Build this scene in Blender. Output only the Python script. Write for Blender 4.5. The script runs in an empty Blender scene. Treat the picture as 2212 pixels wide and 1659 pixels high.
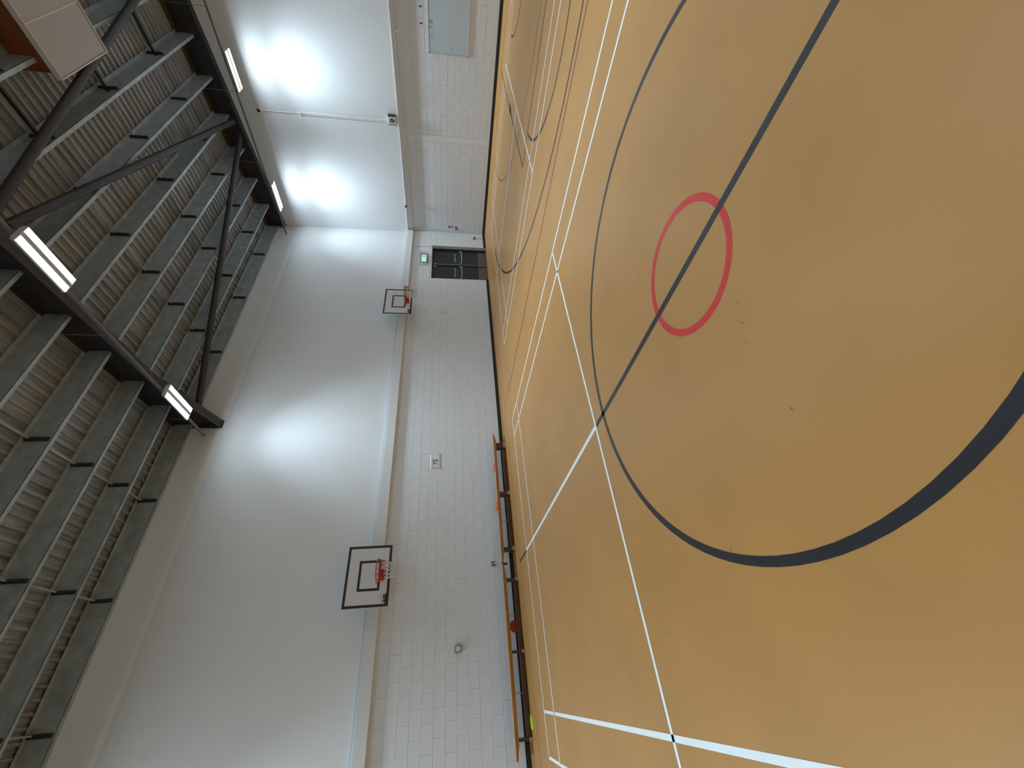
import bpy, bmesh, math, random
from mathutils import Vector, Matrix
random.seed(7)
SC = bpy.context.scene
COL = SC.collection

# ------------------------------------------------------------------ camera, world, lamps' strength, exposure
cam_d = bpy.data.cameras.new('camera')
cam = bpy.data.objects.new('camera', cam_d)
COL.objects.link(cam)
cam_d.sensor_fit = 'HORIZONTAL'
cam_d.sensor_width = 36.0
cam_d.lens = 877.46 / 2212 * 36.0
cam_d.shift_x = 14.207 / 2212
cam_d.shift_y = -0.229 / 2212
cam_d.clip_end = 200
right = Vector((-0.80034205, 0.5995399, 0.0021216))
down = Vector((0.08234175, 0.11342401, -0.99012869))
fwd = Vector((-0.5938623, -0.79226693, -0.14014517))
m3 = Matrix((down, right, -fwd)).transposed()          # the photograph was taken with the phone on its side
cam.matrix_world = Matrix.Translation((15.5971, 10.0799, 1.5436)) @ m3.to_4x4()
SC.camera = cam

w = bpy.data.worlds.new('world')
SC.world = w
w.use_nodes = True
w.node_tree.nodes['Background'].inputs[0].default_value = (0.6, 0.7, 0.8, 1)
w.node_tree.nodes['Background'].inputs[1].default_value = 0.02
SC.view_settings.view_transform = 'Standard'
SC.view_settings.look = 'None'
SC.view_settings.gamma = 1.0
SC.view_settings.use_curve_mapping = False
SC.view_settings.exposure = 0.0
SC.cycles.max_bounces = 8
SC.cycles.diffuse_bounces = 5
SC.cycles.glossy_bounces = 3
SC.cycles.use_denoising = True
SC.cycles.sample_clamp_indirect = 6.0
LAMP_W = 340.0
LAMP_COL = (0.73, 0.89, 1.0)

# ------------------------------------------------------------------ hall dimensions (metres; hoop wall y = 0, end wall x = 0)
LX, LY, MID = 27.0, 17.1, 8.55
SL = 0.07
def up(y): return SL * (y if y <= MID else LY - y)      # rise of the shallow roof
PB = 8.19                                                # purlin bottom at y = 0
DK = 8.61                                                # deck underside at y = 0

# ------------------------------------------------------------------ helpers
MATS = {}
def mat(name, col, rough=0.6, metal=0.0, noise=0.0, nscale=8.0, bump=0.0, bscale=60.0, emit=0.0, ecol=None, spec=0.5, stretch=None):
    if name in MATS: return MATS[name]
    m = bpy.data.materials.new(name)
    m.use_nodes = True
    nt = m.node_tree
    b = nt.nodes['Principled BSDF']
    b.inputs['Base Color'].default_value = (*col, 1)
    b.inputs['Roughness'].default_value = rough
    b.inputs['Metallic'].default_value = metal
    b.inputs['Specular IOR Level'].default_value = spec
    tc = nt.nodes.new('ShaderNodeTexCoord')
    vec = tc.outputs['Object']
    if stretch:
        mp = nt.nodes.new('ShaderNodeMapping')
        mp.inputs['Scale'].default_value = stretch
        nt.links.new(vec, mp.inputs['Vector'])
        vec = mp.outputs['Vector']
    if noise:
        n = nt.nodes.new('ShaderNodeTexNoise')
        n.inputs['Scale'].default_value = nscale
        n.inputs['Detail'].default_value = 6
        nt.links.new(vec, n.inputs['Vector'])
        r = nt.nodes.new('ShaderNodeValToRGB')
        r.color_ramp.elements[0].position = 0.3
        r.color_ramp.elements[1].position = 0.7
        r.color_ramp.elements[0].color = (*[c * (1 - noise) for c in col], 1)
        r.color_ramp.elements[1].color = (*[min(1, c * (1 + noise)) for c in col], 1)
        nt.links.new(n.outputs['Fac'], r.inputs['Fac'])
        nt.links.new(r.outputs['Color'], b.inputs['Base Color'])
    if bump:
        n2 = nt.nodes.new('ShaderNodeTexNoise')
        n2.inputs['Scale'].default_value = bscale
        n2.inputs['Detail'].default_value = 4
        nt.links.new(vec, n2.inputs['Vector'])
        bp_ = nt.nodes.new('ShaderNodeBump')
        bp_.inputs['Strength'].default_value = bump
        bp_.inputs['Distance'].default_value = 0.004
        nt.links.new(n2.outputs['Fac'], bp_.inputs['Height'])
        nt.links.new(bp_.outputs['Normal'], b.inputs['Normal'])
    if emit:
        b.inputs['Emission Color'].default_value = (*(ecol or col), 1)
        b.inputs['Emission Strength'].default_value = emit
    MATS[name] = m
    return m

class MB:
    """collects simple solids into one mesh"""
    def __init__(s): s.v = []; s.f = []
    def quadbox(s, P):                                   # eight corners: bottom ring, top ring
        o = len(s.v); s.v += [tuple(p) for p in P]
        for q in ((0, 3, 2, 1), (4, 5, 6, 7), (0, 1, 5, 4), (1, 2, 6, 5), (2, 3, 7, 6), (3, 0, 4, 7)):
            s.f.append(tuple(o + i for i in q))
        return s
    def box(s, x0, x1, y0, y1, z0, z1):
        return s.quadbox([(x0, y0, z0), (x1, y0, z0), (x1, y1, z0), (x0, y1, z0), (x0, y0, z1), (x1, y0, z1), (x1, y1, z1), (x0, y1, z1)])
    def bar(s, a, b, wd, ht, upv=(0, 0, 1)):             # rectangular bar from a to b
        a, b = Vector(a), Vector(b); d = (b - a).normalized(); u = Vector(upv)
        sd = d.cross(u).normalized() * wd / 2; uu = sd.normalized().cross(d).normalized() * ht / 2
        return s.quadbox([a - sd - uu, a + sd - uu, b + sd - uu, b - sd - uu, a - sd + uu, a + sd + uu, b + sd + uu, b - sd + uu])
    def tube(s, pts, r, n=8, closed=False):
        pts = [Vector(p) for p in pts]; N = len(pts); o = len(s.v)
        prev = None
        for i, p in enumerate(pts):
            if closed: d = (pts[(i + 1) % N] - pts[i - 1]).normalized()
            else: d = (pts[min(i + 1, N - 1)] - pts[max(i - 1, 0)]).normalized()
            a = prev if prev is not None else (Vector((0, 0, 1)) if abs(d.z) < 0.9 else Vector((1, 0, 0)))
            a = (a - d * a.dot(d)).normalized(); prev = a
            b = d.cross(a)
            for k in range(n):
                t = 2 * math.pi * k / n
                s.v.append(tuple(p + a * (r * math.cos(t)) + b * (r * math.sin(t))))
        for i in range(N if closed else N - 1):
            j = (i + 1) % N
            for k in range(n):
                l = (k + 1) % n
                s.f.append((o + i * n + k, o + i * n + l, o + j * n + l, o + j * n + k))
        if not closed:
            s.f.append(tuple(o + k for k in reversed(range(n))))
            s.f.append(tuple(o + (N - 1) * n + k for k in range(n)))
        return s
    def lathe(s, prof, c, axis='z', n=20):                # prof = (radius, height) along the axis
        o = len(s.v)
        for (r, h) in prof:
            for k in range(n):
                t = 2 * math.pi * k / n; a, b = r * math.cos(t), r * math.sin(t)
                p = {'z': (a, b, h), 'y': (a, h, b), 'x': (h, a, b)}[axis]
                s.v.append((c[0] + p[0], c[1] + p[1], c[2] + p[2]))
        for i in range(len(prof) - 1):
            for k in range(n):
                l = (k + 1) % n
                s.f.append((o + i * n + k, o + i * n + l, o + (i + 1) * n + l, o + (i + 1) * n + k))
        s.f.append(tuple(o + k for k in range(n)))
        s.f.append(tuple(o + (len(prof) - 1) * n + k for k in range(n)))
        return s
    def prism(s, poly, fn, h0, h1):                       # extrude a 2-D outline; fn maps (a, b, h) to xyz
        o = len(s.v); n = len(poly)
        for h in (h0, h1):
            s.v += [tuple(fn(a, b, h)) for a, b in poly]
        for k in range(n):
            l = (k + 1) % n
            s.f.append((o + k, o + l, o + n + l, o + n + k))
        s.f.append(tuple(o + k for k in range(n))); s.f.append(tuple(o + n + k for k in reversed(range(n))))
        return s
    def mesh(s, name, m, smooth=False):
        me = bpy.data.meshes.new(name)
        me.from_pydata(s.v, [], s.f)
        bm = bmesh.new(); bm.from_mesh(me)
        bmesh.ops.recalc_face_normals(bm, faces=bm.faces)
        bm.to_mesh(me); bm.free()
        me.materials.append(m)
        if smooth: me.polygons.foreach_set('use_smooth', [True] * len(me.polygons))
        me.update()
        return me
    def obj(s, name, m, parent=None, loc=None, smooth=False, bevel=0.0):
        o = link(name, s.mesh(name, m, smooth), parent, loc)
        if bevel:
            md = o.modifiers.new('edge', 'BEVEL'); md.width = bevel; md.segments = 2; md.limit_method = 'ANGLE'
        if smooth:
            try:
                md = o.modifiers.new('auto', 'EDGE_SPLIT'); md.split_angle = math.radians(40)
            except Exception: pass
        return o

def link(name, data, parent=None, loc=None):
    o = bpy.data.objects.new(name, data)
    COL.objects.link(o)
    if parent: o.parent = parent
    if loc: o.location = loc
    return o
def tag(o, label, cat=None, group=None, kind=None):
    o['label'] = label
    if cat: o['category'] = cat
    if group: o['group'] = group
    if kind: o['kind'] = kind
    return o
def thing(name, label, cat, loc=(0, 0, 0), group=None):
    o = link(name, None, None, loc); o.empty_display_size = 0.2
    return tag(o, label, cat, group)
def struct(o, label): return tag(o, label, kind='structure')
def copy_tree(o, parent=None):
    c = o.copy(); COL.objects.link(c); c.parent = parent
    for ch in list(o.children): copy_tree(ch, c)
    return c
def text(name, body, size, m, parent, loc, rot, align='CENTER', bold=0.0, sx=1.0):
    cu = bpy.data.curves.new(name, 'FONT'); cu.body = body; cu.size = size
    cu.align_x = align; cu.align_y = 'CENTER'; cu.extrude = 0.0004; cu.offset = bold; cu.resolution_u = 3
    cu.materials.append(m)
    t = link(name, cu)
    me = bpy.data.meshes.new_from_object(t.evaluated_get(bpy.context.evaluated_depsgraph_get()))
    bpy.data.objects.remove(t)
    o = link(name, me, parent, loc); o.rotation_euler = rot; o.scale = (sx, 1, 1)
    return o
ROT_L = (math.pi / 2, 0, math.pi)          # text on the hoop wall, read from +y
ROT_B = (math.pi / 2, 0, math.pi / 2)      # text on the end wall, read from +x

# ------------------------------------------------------------------ materials
M_FLOOR = mat('sports_floor', (0.47, 0.235, 0.068), 0.40, noise=0.06, nscale=1.3, bump=0.03, bscale=350, spec=0.42)
M_BLOCK = mat('painted_block', (0.72, 0.76, 0.80), 0.55, noise=0.025, nscale=3, bump=0.35, bscale=120)
M_MORT = mat('painted_mortar', (0.68, 0.72, 0.75), 0.6)
M_LINING = mat('painted_lining', (0.76, 0.80, 0.83), 0.6, noise=0.02, nscale=0.7)
M_TRIMW = mat('white_trim_paint', (0.70, 0.725, 0.745), 0.5)
M_BLACK = mat('black_vinyl', (0.012, 0.012, 0.013), 0.45)
M_LWHITE = mat('line_white', (0.86, 0.90, 0.90), 0.42, noise=0.03, nscale=6)
M_LBLACK = mat('line_black', (0.022, 0.022, 0.025), 0.36)
M_LRED = mat('line_red', (0.62, 0.035, 0.028), 0.36)
M_LREDD = mat('line_red_faded', (0.25, 0.06, 0.04), 0.4)
M_GALV = mat('galvanised_steel', (0.38, 0.45, 0.485), 0.48, metal=0.3, noise=0.18, nscale=5)
M_STEEL = mat('dark_steel', (0.035, 0.032, 0.036), 0.5, noise=0.2, nscale=3)
M_TUBE = mat('dark_tube_paint', (0.032, 0.029, 0.032), 0.5, noise=0.15, nscale=3)
M_BLKST = mat('black_steel', (0.008, 0.008, 0.009), 0.5)
M_DECK = mat('roof_deck', (0.30, 0.325, 0.345), 0.42, metal=0.25, noise=0.35, nscale=2.2, stretch=(6, 0.35, 1))
M_TRUNK = mat('grey_trunking', (0.16, 0.17, 0.175), 0.45)
M_WIRE = mat('steel_wire', (0.30, 0.31, 0.31), 0.4, metal=0.5)
M_HOUSE = mat('lamp_housing', (0.62, 0.64, 0.64), 0.4)
M_SPINE = mat('lamp_spine', (0.45, 0.48, 0.49), 0.35)
M_GLOW = mat('lamp_diffuser', (0.9, 0.95, 0.97), 0.4, emit=7.0, ecol=(0.9, 1.0, 0.98))
M_WPLAS = mat('white_plastic', (0.72, 0.735, 0.75), 0.35)
M_BPLAS = mat('black_plastic', (0.01, 0.01, 0.011), 0.3)
M_RPLAS = mat('red_plastic', (0.30, 0.01, 0.02), 0.3)
M_BOARD = mat('backboard_white', (0.71, 0.72, 0.735), 0.35)
M_ORANGE = mat('hoop_orange', (0.52, 0.075, 0.03), 0.4)
M_NETR = mat('net_red', (0.45, 0.04, 0.03), 0.7)
M_NETW = mat('net_white', (0.66, 0.68, 0.70), 0.7)
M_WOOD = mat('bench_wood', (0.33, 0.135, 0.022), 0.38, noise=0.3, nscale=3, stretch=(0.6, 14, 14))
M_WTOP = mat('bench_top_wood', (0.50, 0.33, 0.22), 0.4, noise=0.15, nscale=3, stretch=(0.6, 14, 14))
M_WDARK = mat('bench_dark_wood', (0.10, 0.032, 0.012), 0.4, noise=0.3, nscale=3, stretch=(0.6, 14, 14))
M_RUBBER = mat('bench_foot', (0.34, 0.25, 0.16), 0.6)
M_STL = mat('bright_steel', (0.45, 0.46, 0.47), 0.35, metal=0.8)
M_DOOR = mat('dark_door', (0.020, 0.023, 0.027), 0.38)
M_DFRAME = mat('black_door_frame', (0.006, 0.006, 0.008), 0.4)
M_KICK = mat('kick_plate', (0.15, 0.13, 0.125), 0.42, metal=0.4)
M_BARG = mat('push_bar_grey', (0.42, 0.41, 0.42), 0.4)
M_PAPER = mat('paper', (0.72, 0.74, 0.83), 0.7)
M_INK = mat('ink', (0.03, 0.03, 0.045), 0.6)
M_INK2 = mat('pale_ink', (0.35, 0.35, 0.42), 0.6)
M_WBOARD = mat('whiteboard_surface', (0.54, 0.63, 0.70), 0.3, noise=0.03, nscale=2)
M_ALU = mat('aluminium_edge', (0.55, 0.57, 0.58), 0.35, metal=0.6)
M_MARK = mat('marker', (0.06, 0.08, 0.11), 0.6)
M_SMUDGE = mat('marker_smudge', (0.40, 0.46, 0.52), 0.5)
M_SOCK = mat('metal_socket', (0.09, 0.09, 0.095), 0.35, metal=0.4)
M_SWF = mat('switch_frame', (0.20, 0.21, 0.24), 0.35, metal=0.4)
M_SWP = mat('switch_plate', (0.62, 0.68, 0.77), 0.35)
M_BLUE = mat('sign_blue', (0.03, 0.07, 0.32), 0.4)
M_SRED = mat('sign_red', (0.42, 0.07, 0.07), 0.4)
M_SIGNL = mat('exit_sign_lit', (0.62, 0.95, 0.90), 0.4, emit=0.85, ecol=(0.62, 1.0, 0.93))
M_SIGNG = mat('exit_sign_green', (0.10, 0.55, 0.40), 0.4, emit=0.25, ecol=(0.1, 0.8, 0.6))
M_DTEXT = mat('luminous_text', (0.30, 0.66, 0.60), 0.5)
M_CAGE = mat('cage_wire', (0.13, 0.16, 0.19), 0.4, metal=0.4)
M_DISCO = mat('orange_rubber', (0.80, 0.13, 0.035), 0.5)
M_DISCY = mat('yellow_rubber', (0.62, 0.86, 0.03), 0.5)
M_VENT = mat('vent_panel', (0.42, 0.385, 0.37), 0.5)
M_VENTE = mat('vent_edge', (0.58, 0.55, 0.52), 0.45)
M_PLY = mat('brown_board', (0.20, 0.065, 0.02), 0.5, noise=0.2, nscale=4)
M_YINS = mat('brown_insulation', (0.10, 0.06, 0.015), 0.8)
M_DUST = mat('pale_scrap', (0.75, 0.76, 0.76), 0.7)

# ------------------------------------------------------------------ floor and its painted lines
floor = struct(MB().box(-0.3, LX + 0.3, -0.3, LY + 0.3, -0.15, 0.0).obj('floor', M_FLOOR), 'tan seamless sports hall floor painted with court lines')
def flat(name, polys, m, z, label=None):
    mb = MB()
    for p in polys:
        o = len(mb.v); mb.v += [(x, y, z) for x, y in p]; mb.f.append(tuple(range(o, o + len(p))))
    o = mb.obj(name, m, floor)
    if label: o['label'] = label
    return o
def line(a, b, wd, m, z, label=None):
    a, b = Vector(a), Vector(b); d = (b - a).normalized(); n = Vector((-d.y, d.x)) * wd / 2
    return flat('court_line', [[a - n, b - n, b + n, a + n]], m, z, label)
def arc(c, r, t0, t1, wd, m, z, label=None, n=96):
    ps = []
    for i in range(n):
        ts = [math.radians(t0 + (t1 - t0) * (i + k) / n) for k in (0, 1)]
        q = [(c[0] + rr * math.cos(t), c[1] + rr * math.sin(t)) for rr, t in ((r - wd / 2, ts[0]), (r - wd / 2, ts[1]), (r + wd / 2, ts[1]), (r + wd / 2, ts[0]))]
        ps.append(q)
    return flat('court_circle' if abs(t1 - t0) > 350 else 'court_arc', ps, m, z, label)
ZR, ZB, ZW = 0.0008, 0.0014, 0.0020
CX, CY = 13.495, 8.555
# red netball markings
arc((CX, CY), 0.425, 0, 360, 0.05, M_LRED, ZR, 'red centre circle crossed by the black halfway line')
line((9.53, 0.97), (9.53, 16.14), 0.05, M_LREDD, ZR, 'thin faded red line across the hall')
arc((1.5, CY), 4.90, -90, 90, 0.05, M_LREDD, ZR, 'faded red goal semicircle')
line((1.5, 0.97), (25.5, 0.97), 0.022, M_LREDD, ZR, 'thin dark red side line in front of the benches')
line((1.5, 16.13), (25.5, 16.13), 0.022, M_LREDD, ZR)
# black basketball markings
arc((CX, CY), 1.775, 0, 360, 0.05, M_LBLACK, ZB, 'large black centre circle')
line((CX, 0.92), (CX, 16.18), 0.05, M_LBLACK, ZB, 'black halfway line')
arc((2.63, CY), 6.72, -79.3, 79.3, 0.05, M_LBLACK, ZB, 'black three-point arc')
line((6.905, 6.08), (6.905, 11.03), 0.05, M_LBLACK, ZB, 'black free throw line')
line((1.06, 6.095), (6.93, 6.095), 0.05, M_LBLACK, ZB, 'black key edge line')
line((1.06, 11.015), (6.93, 11.015), 0.05, M_LBLACK, ZB)
line((1.06, 1.9), (1.06, 15.2), 0.05, M_LBLACK, ZB)
line((1.06, 1.925), (3.9, 1.925), 0.05, M_LBLACK, ZB)
line((1.06, 15.185), (3.9, 15.185), 0.05, M_LBLACK, ZB)
arc((6.89, CY), 1.80, -90, 90, 0.05, M_LBLACK, ZB, 'black free throw semicircle')
arc((2.62, CY), 1.27, -90, 90, 0.05, M_LBLACK, ZB, 'small black no-charge semicircle')
flat('court_line', [[(3.72, 6.04), (4.22, 6.04), (4.22, 6.20), (3.72, 6.20)]], M_LBLACK, ZB, 'short thick black block on the key edge')
# white badminton courts
def badminton(x0, x0i, xc, x1i, x1):
    L1, L2, SS, ss2, l2, l1 = 1.82, 2.587, 6.526, 10.58, 14.52, 15.28
    z = ZW; W_ = 0.04
    for x in (x0, x1): line((x, L1 - .02), (x, l1 + .02), W_, M_LWHITE, z)
    for x in (x0i, x1i): line((x, L1), (x, l1), W_, M_LWHITE, z)
    for y in (L1, L2, SS, ss2, l2, l1): line((x0, y), (x1, y), W_, M_LWHITE, z)
    line((xc, L1), (xc, SS), 0.05, M_LWHITE, z + 0.0002); line((xc, ss2), (xc, l1), 0.05, M_LWHITE, z + 0.0002)
badminton(10.468, 10.924, CX, 15.985, 16.535)
badminton(1.985, 2.46, 5.03, 7.585, 8.05)
badminton(18.95, 19.4, 21.97, 24.5, 25.0)
# scuffs on the vinyl (flat marks)
def scuff(x, y, a, l, wd): 
    d = Vector((math.cos(a), math.sin(a))); n = Vector((-d.y, d.x)) * wd; c = Vector((x, y))
    return [c - d * l, c - d * l * .3 + n, c + d * l, c - d * l * .2 - n]
M_SCUFF = mat('scuff', (0.20, 0.11, 0.045), 0.45)
sc = [scuff(x, y, a, l, wd) for x, y, a, l, wd in [(14.05, 8.75, 3.6, .025, .002), (14.16, 8.71, 3.6, .035, .0025), (14.27, 8.67, 3.5, .02, .002), (15.62, 6.005, 2.4, .03, .006), (15.68, 6.04, .4, .02, .006), (13.25, 5.7, 1.2, .05, .004), (16.2, 3.4, 1.1, .06, .005), (15.4, 6.9, .7, .03, .004), (15.3, 4.8, 2.2, .05, .004), (13.6, 7.4, .3, .012, .008), (14.7, 8.7, .3, .012, .006), (15.1, 7.9, 2.3, .03, .004), (11.6, 6.4, .8, .03, .008), (16.9, 2.6, .8, .02, .012)]]
o = flat('scuff_marks', sc, M_SCUFF, 0.0005, 'dark scuff marks on the vinyl'); o['kind'] = 'stuff'

# ------------------------------------------------------------------ walls
DX0, DX1, DZ = 0.99, 3.045, 2.18                        # double door opening in the hoop wall
JX = 9.335                                               # movement joint
GAP = 0.010
def block_mesh(wd, ht, cache={}):
    k = (round(wd, 3), round(ht, 3))
    if k in cache: return cache[k]
    a, b, c = wd / 2, ht / 2, 0.004
    v = [(sx * a, -0.035, sz * b) for sx, sz in ((-1, -1), (1, -1), (1, 1), (-1, 1))]
    v += [(sx * a, -c, sz * b) for sx, sz in ((-1, -1), (1, -1), (1, 1), (-1, 1))]
    v += [(sx * (a - c), 0, sz * (b - c)) for sx, sz in ((-1, -1), (1, -1), (1, 1), (-1, 1))]
    f = [(3, 2, 1, 0), (8, 9, 10, 11)]
    for r in (0, 4):
        for i in range(4):
            j = (i + 1) % 4; f.append((r + i, r + j, r + 4 + j, r + 4 + i))
    mb = MB(); mb.v, mb.f = v, f
    cache[k] = mb.mesh('block', M_BLOCK)
    return cache[k]
def course_cells(x0, x1, off, bounds):
    """block extents along one course between x0 and x1, broken at the given stops"""
    cuts = [x0] + sorted(b for b in bounds if x0 < b < x1) + [x1]
    out = []
    for s, e in zip(cuts[:-1], cuts[1:]):
        xs = [s]; k = math.ceil((s - off) / 0.45)
        while off + 0.45 * k < e - 0.06:
            if off + 0.45 * k > s + 0.06: xs.append(off + 0.45 * k)
            k += 1
        xs.append(e)
        out += list(zip(xs[:-1], xs[1:]))
    return out
CAMP = cam.location
def build_blocks(wall, cells, place, rot, rest_name):
    cells.sort(key=lambda c: (Vector(place((c[0] + c[1]) / 2, (c[2] + c[3]) / 2, 0)) - CAMP).length / math.sqrt((c[1] - c[0]) * (c[3] - c[2])))
    rnd = random.Random(3)
    rest = MB()
    for i, (a0, a1, z0, z1) in enumerate(cells):
        wd, ht = a1 - a0 - GAP, z1 - z0 - GAP
        me = block_mesh(wd, ht)
        d = rnd.uniform(-0.0012, 0.0012)
        p = place((a0 + a1) / 2, (z0 + z1) / 2, d)
        rx, rz = rnd.uniform(-.006, .006), rnd.uniform(-.003, .003)
        if i < 300:
            o = link('block', me, wall, p); o.rotation_euler = (rx, 0, rot + rz)
        else:
            T = Matrix.Translation(p) @ Matrix.Rotation(rot + rz, 4, 'Z') @ Matrix.Rotation(rx, 4, 'X')
            off = len(rest.v)
            rest.v += [tuple(T @ v.co) for v in me.vertices]
            rest.f += [tuple(off + k for k in pl.vertices) for pl in me.polygons]
    if rest.v:
        o = rest.obj(rest_name, M_BLOCK, wall); o['kind'] = 'stuff'

wl = MB()
for x0, x1, z0, z1 in ((-0.3, DX0, 0, 3.28), (DX1, LX + 0.3, 0, 3.28), (DX0, DX1, DZ, 3.28)):
    wl.box(x0, x1, -0.3, -0.005, z0, z1)
wl.box(-0.3, LX + 0.3, -0.3, -0.06, 3.28, 8.9)
wall_left = struct(wl.obj('wall_left', M_MORT), 'long white hall wall with painted blockwork below a smooth lining')
cells = []
for k in range(14):
    z0, z1 = 0.225 * k, min(0.225 * (k + 1), 3.10)
    off = 0.296 if k % 2 == 0 else 0.071
    for c in course_cells(0, 19.6, off, [JX] + ([DX0, DX1] if z0 < DZ - .02 else [])):
        if z0 < DZ - .02 and c[0] > DX0 - .01 and c[1] < DX1 + .01: continue
        if z0 < DZ - .02 < z1 - .05 and False: continue
        cells.append((c[0], c[1], z0, z1))
build_blocks(wall_left, cells, lambda a, z, d: (a, d, z), math.pi * 0, 'block_mass') if False else None
def place_l(a, z, d): return (a, d, z)
# a block's proud side is its +Y side
build_blocks(wall_left, cells, place_l, 0.0, 'block_rest')
MB().box(JX - 0.006, JX + 0.006, -0.03, 0.0015, 0.09, 2.98).obj('movement_joint', M_LINING, wall_left)
# lining above, with a soft hollow high up
def lining_profile(t):
    z = [3.27, 7.18, 7.34, 7.44, 7.54, 7.70, 8.88]
    d = [0, 0, -0.006, -0.016, -0.006, 0, 0]
    return list(zip(d, z)) + [(-t, 8.88), (-t, 3.27)]
MB().prism(lining_profile(0.07), lambda a, b, h: (h, a, b), 0.0, LX).obj('wall_lining', M_LINING, wall_left)

wb = MB().box(-0.3, -0.005, -0.0, LY + 0.3, 0, 3.28).box(-0.3, -0.05, 0, LY + 0.3, 3.0, 9.3)
wall_back = struct(wb.obj('wall_back', M_MORT), 'white end wall with painted blockwork below an overhanging smooth lining')
cells = []
for k in range(14):
    z0, z1 = 0.225 * k, min(0.225 * (k + 1), 3.10)
    off = 0.10 if k % 2 == 0 else 0.325
    for c in course_cells(0, 12.0, off, [3.56, 3.76]):
        if abs((c[0] + c[1]) / 2 - 3.66) < 0.05: continue
        cells.append((c[0], c[1], z0, z1))
build_blocks(wall_back, cells, lambda a, z, d: (d, a, z), -math.pi / 2, 'block_rest')
MB().box(-0.01, 0.004, 3.565, 3.755, 0.0, 2.98).obj('smooth_pier', mat('pier_paint', (0.76, 0.79, 0.82), 0.5), wall_back)
pb = [(d + 0.12, z if z > 3.3 else 3.20) for d, z in lining_profile(0.17)]
MB().prism(pb, lambda a, b, h: (a, h, b), 0.0, LY).obj('wall_lining', M_LINING, wall_back)
MB().box(0.115, 0.131, 0.02, LY, 3.195, 3.222).obj('edge_bead', mat('bead_white', (0.85, 0.88, 0.9), 0.4), wall_back)

struct(MB().box(-0.3, LX + 0.3, LY, LY + 0.3, 0, 9.3).obj('wall_right', M_LINING), 'white long wall opposite the benches')
struct(MB().box(LX, LX + 0.3, 0, LY, 0, 9.6).obj('wall_front', M_LINING), 'white end wall behind the camera')

t1 = MB().box(0.13, LX, 0.0, 0.105, 2.98, 3.215).obj('trim_1', M_TRIMW, None, bevel=0.004)
struct(t1, 'white boxed ledge running along the wall above the basketball hoops')
t2 = MB().box(0.0, 0.07, 0.0, LY, 2.98, 3.20).obj('trim_2', M_TRIMW, None, bevel=0.004)
struct(t2, 'white boxed ledge under the lining of the end wall')
b1 = MB().box(0, DX0, 0.0, 0.013, 0, 0.098).box(DX1, LX, 0.0, 0.013, 0, 0.098).obj('baseboard_left', M_BLACK)
struct(b1, 'black skirting along the bench wall')
b2 = MB().box(0.0, 0.013, 0.013, LY, 0, 0.098).obj('baseboard_back', M_BLACK)
struct(b2, 'black skirting along the end wall')

# ------------------------------------------------------------------ roof
per = 0.195
prof = []
x = -0.1
while x < LX + 0.1:
    for dx, dz in ((0, 0), (0.045, 0), (0.062, 0.045), (0.100, 0.045), (0.108, 0.036), (0.122, 0.036), (0.130, 0.045), (0.178, 0.045)):
        prof.append((x + dx, dz))
    x += per
dk = MB()
ys = [-0.25, MID, LY + 0.25]
for y in ys:
    dk.v += [(px, y, DK + SL * (y if y <= MID else LY - y) + dz) for px, dz in prof]
n = len(prof)
for r in range(2):
    for i in range(n - 1):
        dk.f.append((r * n + i, r * n + i + 1, (r + 1) * n + i + 1, (r + 1) * n + i))
ceiling = struct(dk.obj('ceiling', M_DECK), 'dark ribbed metal roof deck with galvanised purlins')
RAFT = [0.2325, 9.412, 17.7, 26.88]
YS = [0.02, 0.925, 1.90, 2.91, 3.92, 4.92, 5.90, 6.90, 7.90, 8.45]
YS2 = [LY - y for y in YS]
VX0, VX1 = 4.55, 6.18                                    # roof ventilation box
def purlin_obj(x0, x1, yk, sgn, rods):
    z = PB + up(yk)
    y0, y1 = (yk, yk + 0.075) if sgn > 0 else (yk - 0.075, yk)
    wy = y1 if sgn > 0 else y0                           # web on the ridge side of the lower flange
    m = MB()
    t = 0.006
    m.box(x0, x1, y0, y1, z, z + t)
    m.box(x0, x1, wy - t, wy, z, z + 0.415)
    m.box(x0, x1, min(wy, wy + sgn * 0.075), max(wy, wy + sgn * 0.075), z + 0.409, z + 0.415)
    lip = y0 if sgn > 0 else y1
    m.box(x0, x1, lip - t / 2, lip + t / 2, z, z + 0.022)
    o = m.obj('purlin', M_GALV, ceiling)
    for rx, yn in rods:
        zn = PB + up(yn)
        MB().bar((rx, wy, z + 0.33), (rx, yn + (0.075 if sgn > 0 else -0.075), zn + 0.30), 0.028, 0.028).obj('sag_rod', M_GALV, o)
        c = MB().box(rx - 0.02, rx + 0.02, min(wy, wy + sgn * 0.045), max(wy, wy + sgn * 0.045), z + 0.03, z + 0.40)
        c.box(rx - 0.02, rx + 0.045, min(wy, wy + sgn * 0.02), max(wy, wy + sgn * 0.02), z + 0.03, z + 0.40)
        c.obj('cleat', M_STEEL, o)
bays = [(0.34, 9.36, [2.2, 4.55, 6.95]), (9.46, 17.66, [11.5, 13.57, 15.63]), (17.75, 26.8, [])]
for bi, (x0, x1, rx) in enumerate(bays):
    for ylist, sgn in ((YS, 1), (YS2, -1)):
        for i, yk in enumerate(ylist):
            yn = ylist[i + 1] if i + 1 < len(ylist) else None
            rods = [(r, yn) for r in rx] if (yn is not None and sgn > 0 and bi < 2) else []
            if sgn > 0 and bi == 0 and i in (7, 8):
                purlin_obj(x0, VX0 - 0.02, yk, sgn, [r for r in rods if r[0] < VX0 - .05])
                purlin_obj(VX1 + 0.02, x1, yk, sgn, [r for r in rods if r[0] > VX1])
            else:
                purlin_obj(x0, x1, yk, sgn, rods)
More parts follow.
